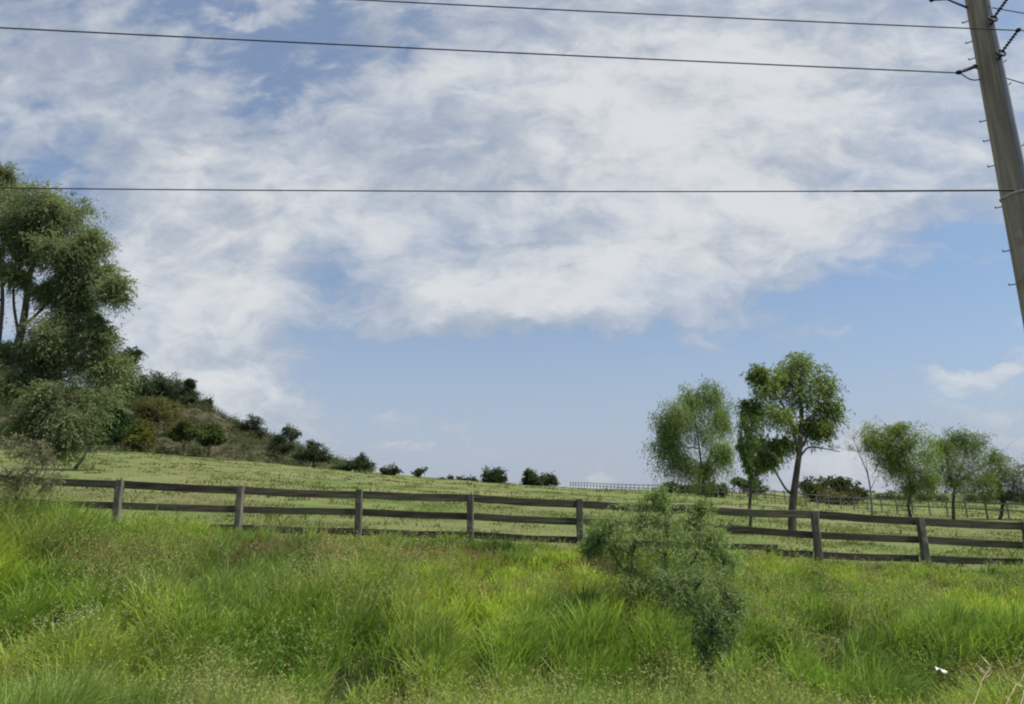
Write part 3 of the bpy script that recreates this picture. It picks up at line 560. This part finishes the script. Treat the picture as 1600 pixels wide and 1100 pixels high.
tree('dry_shrub', 'dry straw coloured shrub with bare upright stems below the big left tree', 'shrub', tuple(np.array([at(48, 770, 13.3)[0], 13.3, float(H(at(48, 770, 13.3)[0], 13.3))])),
     [(35, 705, 16, 14), (60, 700, 16, 16), (78, 715, 12, 12), (48, 735, 26, 18), (20, 690, 14, 14), (15, 745, 20, 20), (30, 760, 20, 16), (85, 750, 14, 12), (10, 775, 20, 14)],
     .018, (.05, .014), 100, (.20, .21, .12), 0, 33, None, fork=.08, twigs=12, cl=.35, stems=6, bare=.3)

# shrubs in the bank
def shrub(name, label, px, py, Y, lobes, col, topcol, seed, per, stems=7, leaf=(.060, .012), twigs=17):
    x0 = at(px, py, Y)[0]; b = (x0, Y, float(H(x0, Y)))
    return tree(name, label, 'shrub', b, lobes, .022, leaf, per, col, .12, seed, None, fork=.22, twigs=twigs, cl=.30, shell=.3, reach=1.42, size=.96, spray=1.25, droop=.22, topcol=topcol, stems=stems, ring=5, depth=.8)
shrub('feathery_shrub', 'grey green feathery shrub standing in front of the wooden fence', 1015, 930, 10.6,
      [(960, 815, 28, 22), (1000, 800, 32, 26), (1040, 810, 30, 26), (1080, 815, 28, 24), (1110, 830, 22, 22), (950, 850, 26, 24), (990, 850, 36, 30), (1040, 860, 36, 30), (1090, 860, 34, 28), (1015, 778, 10, 16), (975, 885, 28, 22), (1120, 855, 18, 20), (935, 830, 14, 14), (1060, 895, 36, 26), (1140, 880, 16, 18), (920, 855, 12, 14), (1035, 780, 10, 14), (1100, 790, 10, 10), (1010, 915, 26, 18)],
      (.195, .270, .105), (.30, .375, .165), 34, 110)
shrub('dark_shrub', 'darker drooping shrub low on the bank in front of the feathery shrub', 1108, 1062, 7.9,
      [(1062, 920, 30, 22), (1095, 905, 32, 26), (1130, 918, 24, 24), (1085, 945, 26, 20), (1122, 955, 26, 24), (1108, 980, 24, 18), (1135, 990, 16, 16), (1040, 900, 22, 16), (1150, 950, 14, 18), (1095, 1010, 14, 10)],
      (.150, .215, .090), (.23, .30, .13), 35, 56)

# ------------------------------------------------------------------ near fence
post_px = [-14, 188, 375, 562, 735, 905, 1090, 1272, 1437, 1600, 1765]
R1 = [746, 757, 766, 773, 778, 788, 797, 804, 815, 822, 829]
R2 = [782, 790, 796, 800, 807, 815, 822, 836, 843, 852, 860]
R3 = [814, 822, 825, 831, 836, 844, 853, 867, 873, 878, 886]
fence = empty('wooden_fence', (0, FY, float(H(0, FY)))); tag(fence, 'weathered three rail timber fence running across the top of the grassy bank', 'fence')
FO = np.array([0, FY, float(H(0, FY))])
rng = np.random.default_rng(5)
tilt = [0, -.045, -.05, -.02, -.01, .0, .03, -.01, -.015, 0, 0]
for i, px in enumerate(post_px):
    top = at(px, R1[i]-6.5+rng.uniform(-2, 1), FY); g = float(H(top[0], FY)); m = MB()
    bot = np.array([top[0]+tilt[i]*-1.0, FY+rng.normal(0, .02), g-.25])
    m.beam(bot, top+np.array([0, rng.normal(0, .02), 0]), .15, .125, 10, .004, side=(1, 0, 0), rng=rng, taper=.06)
    if i in (1, 4): m.beam(top+np.array([.0, .0, -.02]), top+np.array([.03, .0, .05]), .03, .02, 2, .003, side=(0, 1, 0), rng=rng)
    m.build('post', M_post, fence, origin=FO)
for i in range(len(post_px)-1):
    for k, R in enumerate((R1, R2, R3)):
        a = at(post_px[i]+2, R[i], FY+.095); b = at(post_px[i+1]-2, R[i+1], FY+.095); m = MB(); ht = (.165, .15, .145)[k]
        if i == 6 and k == 2:                              # the broken bottom rail behind the shrub
            m.beam(a, at(1215, 855, FY+.095), .035, .12, 6, .004, rng=rng); m.build('rail', M_rail, fence, origin=FO); m = MB()
            m.beam(at(1198, 863, FY+.14), b, .035, .14, 5, .004, rng=rng); m.build('rail', M_rail, fence, origin=FO); continue
        sag = rng.uniform(-.012, .012)
        mid = (a+b)/2+np.array([0, 0, -.012+sag]); m.beam(a, mid+np.array([.0, 0, 0]), .038, ht, 4, .002, rng=rng); m.beam(mid, b, .038, ht*.985, 4, .002, rng=rng)
        m.build('rail', M_rail, fence, origin=FO)

# far paddock fence receding from right to the crest
p0, p1 = np.array([at(1690, 800, 40)[0], 40.]), np.array([at(878, 765, 150)[0], 128.])
L = np.linalg.norm(p1-p0); nb = 60
ff = empty('paddock_fence', (p0[0], p0[1], float(H(*p0)))); tag(ff, 'distant grey post and rail fence crossing the paddock behind the trees', 'fence'); OO = np.array(ff.location)
fp = [p0+(p1-p0)*(k/nb) for k in range(nb+1)]; fz = [float(H(*q)) for q in fp]
for k, (q, z) in enumerate(zip(fp, fz)):
    m = MB(); s_ = rng.normal(0, .02, 2); m.beam((q[0], q[1], z-.2), (q[0]+s_[0], q[1]+s_[1], z+1.25+rng.normal(0, .03)), .10, .09, 2, .003, side=(1, 0, 0), rng=rng); m.build('post', M_far, ff, origin=OO)
for k in range(0, nb, 2):
    for hh in (1.12, .68):
        m = MB(); m.beam((*fp[k], fz[k]+hh), (*fp[k+2], fz[k+2]+hh), 0.04, .09, 3, .004, rng=rng); m.build('rail', M_far, ff, origin=OO)

# ------------------------------------------------------------------ power pole, lines
PY = 7.5; PX = .8745*PY-.03; PR = .180; pg = float(H(PX, PY))
pole = empty('power_pole', (PX, PY, pg)); tag(pole, 'tall brown timber power pole at the right edge', 'pole'); PO = np.array([PX, PY, pg])
ral = math.atan2(PX, PY); RT = np.array([math.cos(ral), -math.sin(ral)]); TC = np.array([-math.sin(ral), -math.cos(ral)])   # right-hand and camera-side directions
m = MB(); zs = np.linspace(pg-.3, 12.5, 30); rr = PR-.0062*(zs-pg); tt = np.stack([PX+0*zs, PY+0*zs, zs], 1); m.tube(tt, rr, 28); m.build('pole_shaft', M_pole, pole, smooth=True, origin=PO)
m = MB(); zc_ = np.linspace(pg, 12.0, 20); cx_ = PR-.0062*(zc_-pg)
cdv = RT*.90+TC*.44; m.tube(np.stack([PX+(cx_+.012)*cdv[0], PY+(cx_+.012)*cdv[1], zc_], 1), .034, 12); m.build('conduit', M_cond, pole, smooth=True, origin=PO)
m = MB(); cdv = RT*.995+TC*.08; m.tube(np.stack([PX+(cx_+.012)*cdv[0], PY+(cx_+.012)*cdv[1], zc_], 1), .014, 8); m.build('earth_cable', M_dark, pole, smooth=True, origin=PO)
def surf(py, side, out=0.0):                              # a point on the pole's flank at the height seen at photo row py
    z = at(1560, py, PY)[2]; r = PR-.0062*(z-pg); return np.array([PX+side*(r+out)*RT[0], PY+side*(r+out)*RT[1], z])
for py in (26, 58, 84, 182, 213, 253, 318, 387, 440):
    m = MB(); a = surf(py, -1, -.02); lv = np.array([-RT[0], -RT[1], 0]); m.tube([a, a+lv*.05, a+lv*.085, a+lv*.09+[0, 0, .022]], [.007, .007, .008, .009], 6); m.build('step_bolt', M_dark, pole, smooth=True, origin=PO)
for py in (105, 140, 235):
    m = MB(); a = surf(py, 1, -.02); lv = np.array([RT[0], RT[1], 0]); m.tube([a, a+lv*.07, a+lv*.085+[0, 0, .02]], .007, 6); m.build('step_bolt', M_dark, pole, smooth=True, origin=PO)
def ringpts(c, r, n=14, tilt_=.3):
    t = np.linspace(0, 2*math.pi, n+1); return np.stack([c[0]+r*np.cos(t), c[1]+r*tilt_*np.sin(t), c[2]+r*np.sin(t)], 1)
def insulator(a, b, nsh=6, r=.022):
    m = MB(); a, b = np.array(a), np.array(b); t = []; rad = []
    for k in range(nsh*4+1):
        f = k/(nsh*4); t.append(a*(1-f)+b*f); rad.append(r*(1.25 if k % 4 == 2 else .62))
    m.tube(t, rad, 12); m.build('insulator', M_dark, pole, smooth=True, origin=PO)
IY = 7.25
# left strain insulator with a slack jumper
e_l = at(1499, 113, IY); s_l = surf(97, -1, -.03); insulator(s_l+(e_l-s_l)*.12, e_l+(s_l-e_l)*.18, 5, .02)
m = MB(); m.tube([e_l+[-.04, 0, -.004], e_l, e_l+[.045, 0, .016]], [.02, .032, .015], 10); m.build('clamp', M_dark, pole, smooth=True, origin=PO)
m = MB(); m.tube(curve_pts(e_l, surf(118, -1, -.03), 8, 0, rng, -.10), .008, 6); m.build('jumper', M_dark, pole, smooth=True, origin=PO)
m = MB(); m.tube(ringpts(at(1525, 104, IY), .035), .009, 6, cap=False); m.build('eye_ring', M_dark, pole, smooth=True, origin=PO)
for (a, b, c) in (((1560, 92), (1568, 74), (1591, 47)), ((1548, 38), (1555, 20), (1577, -6))):
    pa, pb, pc = at(*a, IY+.08), at(*b, IY), at(*c, IY-.05)
    m = MB(); m.tube(ringpts((pa+pb)/2, .055), .012, 8, cap=False); m.build('eye_ring', M_dark, pole, smooth=True, origin=PO)
    m = MB(); m.tube([surf(a[1]+6, 1, -.05)+[0, -.12, 0], pa], .016, 8); m.build('bracket', M_dark, pole, smooth=True, origin=PO)
    insulator((pa+pb)/2+(pc-pb)*.06, pc, 8, .019)
    m = MB(); m.tube([pc+[-.03, 0, -.02], pc, pc+[.03, 0, .02]], [.015, .032, .015], 10); m.build('clamp', M_dark, pole, smooth=True, origin=PO)
e2 = at(1456, 0, IY); m = MB(); m.tube([e2, at(1480, -1, IY), surf(8, -1, -.03)], [.012, .011, .014], 8); m.tube([e2+[-.03, 0, 0], e2, e2+[.03, 0, 0]], [.015, .03, .015], 8); m.build('bracket', M_dark, pole, smooth=True, origin=PO)
zt = at(1590, 297, IY)[2]+.05; m = MB(); rr_ = PR-.0062*(zt-pg)+.012
for dzz in (-.008, .008):
    t = np.linspace(-.15, 2*math.pi-.15, 25); m.tube(np.stack([PX+rr_*np.cos(t), PY+rr_*np.sin(t), zt+dzz+.03*np.cos(t)], 1), .006, 6)
m.build('cable_tie', M_tie, pole, smooth=True, origin=PO)

def wire(label, samples, rad, Ys, grip=None, ext=16):
    # samples: photo points along the wire; Ys: distance ahead at the first and last of them
    n_ = len(samples); P = np.array([at(a, b, Ys[0]+(Ys[1]-Ys[0])*(a-samples[0][0])/(samples[-1][0]-samples[0][0])) for a, b in samples])
    cf = np.polyfit(P[:, 0], P[:, 2], min(2, n_-1)); cy = np.polyfit(P[:, 0], P[:, 1], 1)
    x = np.linspace(P[0, 0]-(ext if samples[0][0] < 600 else 0), P[-1, 0]+(0 if samples[0][0] < 600 else 14), 60)
    pts = np.stack([x, np.polyval(cy, x), np.polyval(cf if samples[0][0] < 600 else np.polyfit(P[:, 0], P[:, 2], 1), x)], 1); o = pts[-1 if samples[0][0] < 600 else 0].copy(); m = MB(); m.tube(pts, rad, 8)
    r = m.build('power_line', M_wire, None, loc=o, smooth=True, origin=o); tag(r, label, 'wire', 'overhead wires')
    if grip:
        x = np.linspace(grip, P[-1, 0], 240); k = np.arange(240); m = MB()
        m.tube(np.stack([x, np.polyval(cy, x), np.polyval(cf, x)], 1), rad*1.35+rad*.35*(k % 4 < 2), 8); m.build('dead_end_grip', M_dark, r, smooth=True, origin=o)
wire('uppermost dark wire crossing the sky from the top edge to the pole', [(300, -16), (550, 1), (1000, 22), (1300, 35), (1590, 47)], .0075, (6.4, IY-.05))
wire('second dark wire from the left edge to the small insulator on the pole', [(0, 42), (400, 64), (800, 84), (1200, 101), (1499, 113)], .0080, (6.3, IY))
wire('lowest level wire crossing the sky and tied to the pole', [(0, 294), (500, 297), (1000, 300), (1300, 299), (1585, 297)], .0075, (7.0, IY-.02), grip=at(1330, 299, IY)[0])
for lab, sm in (('short wire leaving the pole top towards the right edge', [(1544, 11), (1600, 21), (1700, 38)]), ('short lower wire leaving the right side of the pole', [(1569, 121), (1600, 131), (1700, 160)]), ('stub of wire going right from the outer insulator clamp', [(1592, 47), (1620, 51), (1720, 66)])):
    wire(lab, sm, .0065, (IY+.1, IY+.35))

# ------------------------------------------------------------------ small things in the grass
c = ground_hit(1470, 1085, 3, 12); c = at(1470, 1048, c[1]-.2); m = MB(); k = 7; gx, gy = np.meshgrid(np.linspace(-.5, .5, k), np.linspace(-.5, .5, k), indexing='ij')
V = np.stack([gx*.15, gy*.07, .02*np.sin(gx*9+gy*5)+rng.normal(0, .005, gx.shape)-gx*.06], -1).reshape(-1, 3); i, j = np.meshgrid(np.arange(k-1), np.arange(k-1), indexing='ij')
q = np.stack([i*k+j, (i+1)*k+j, (i+1)*k+j+1, i*k+j+1], -1).reshape(-1, 4); V2 = V-np.array([0, 0, .0015]); m.add(V, q); m.add(V2, q[:, ::-1])
tag(m.build('paper_scrap', M_paper, None, loc=c, smooth=True), 'small crumpled white scrap caught in the grass at lower right', 'litter')
M_straw = solid_mat('straw', (.30, .25, .12), (.42, .36, .20), 9, (1, 1, 1), .8, .1)
st = [((1505, 1092), (1548, 1042), 'leftmost pale dry stalk leaning in the grass at lower right'), ((1545, 1098), (1600, 1052), 'middle long pale dry stalk leaning right at the lower right corner'), ((1570, 1102), (1622, 1060), 'lowest pale dry stalk at the lower right corner')]
for (a, b, lab) in st:
    pa, pb = at(*a, 5.25), at(*b, 5.45); m = MB(); pts = curve_pts(pa-np.array([.06, 0, .25]), pb, 8, .05, rng, .05); o = pts[0].copy(); m.tube(pts, np.linspace(.005, .002, 8), 6)
    for kq in range(5, 8):
        m.leaves(pts[kq][None]+rng.normal(0, .005, (3, 3)), rng.normal(0, .5, (3, 3))+(pb-pa)[None], .12, .012, np.ones((3, 3)), rng)
    tag(m.build('dry_stalk', M_straw, None, loc=o, origin=o), lab, 'dry stalk', 'pale dry stalks in the lower right grass')
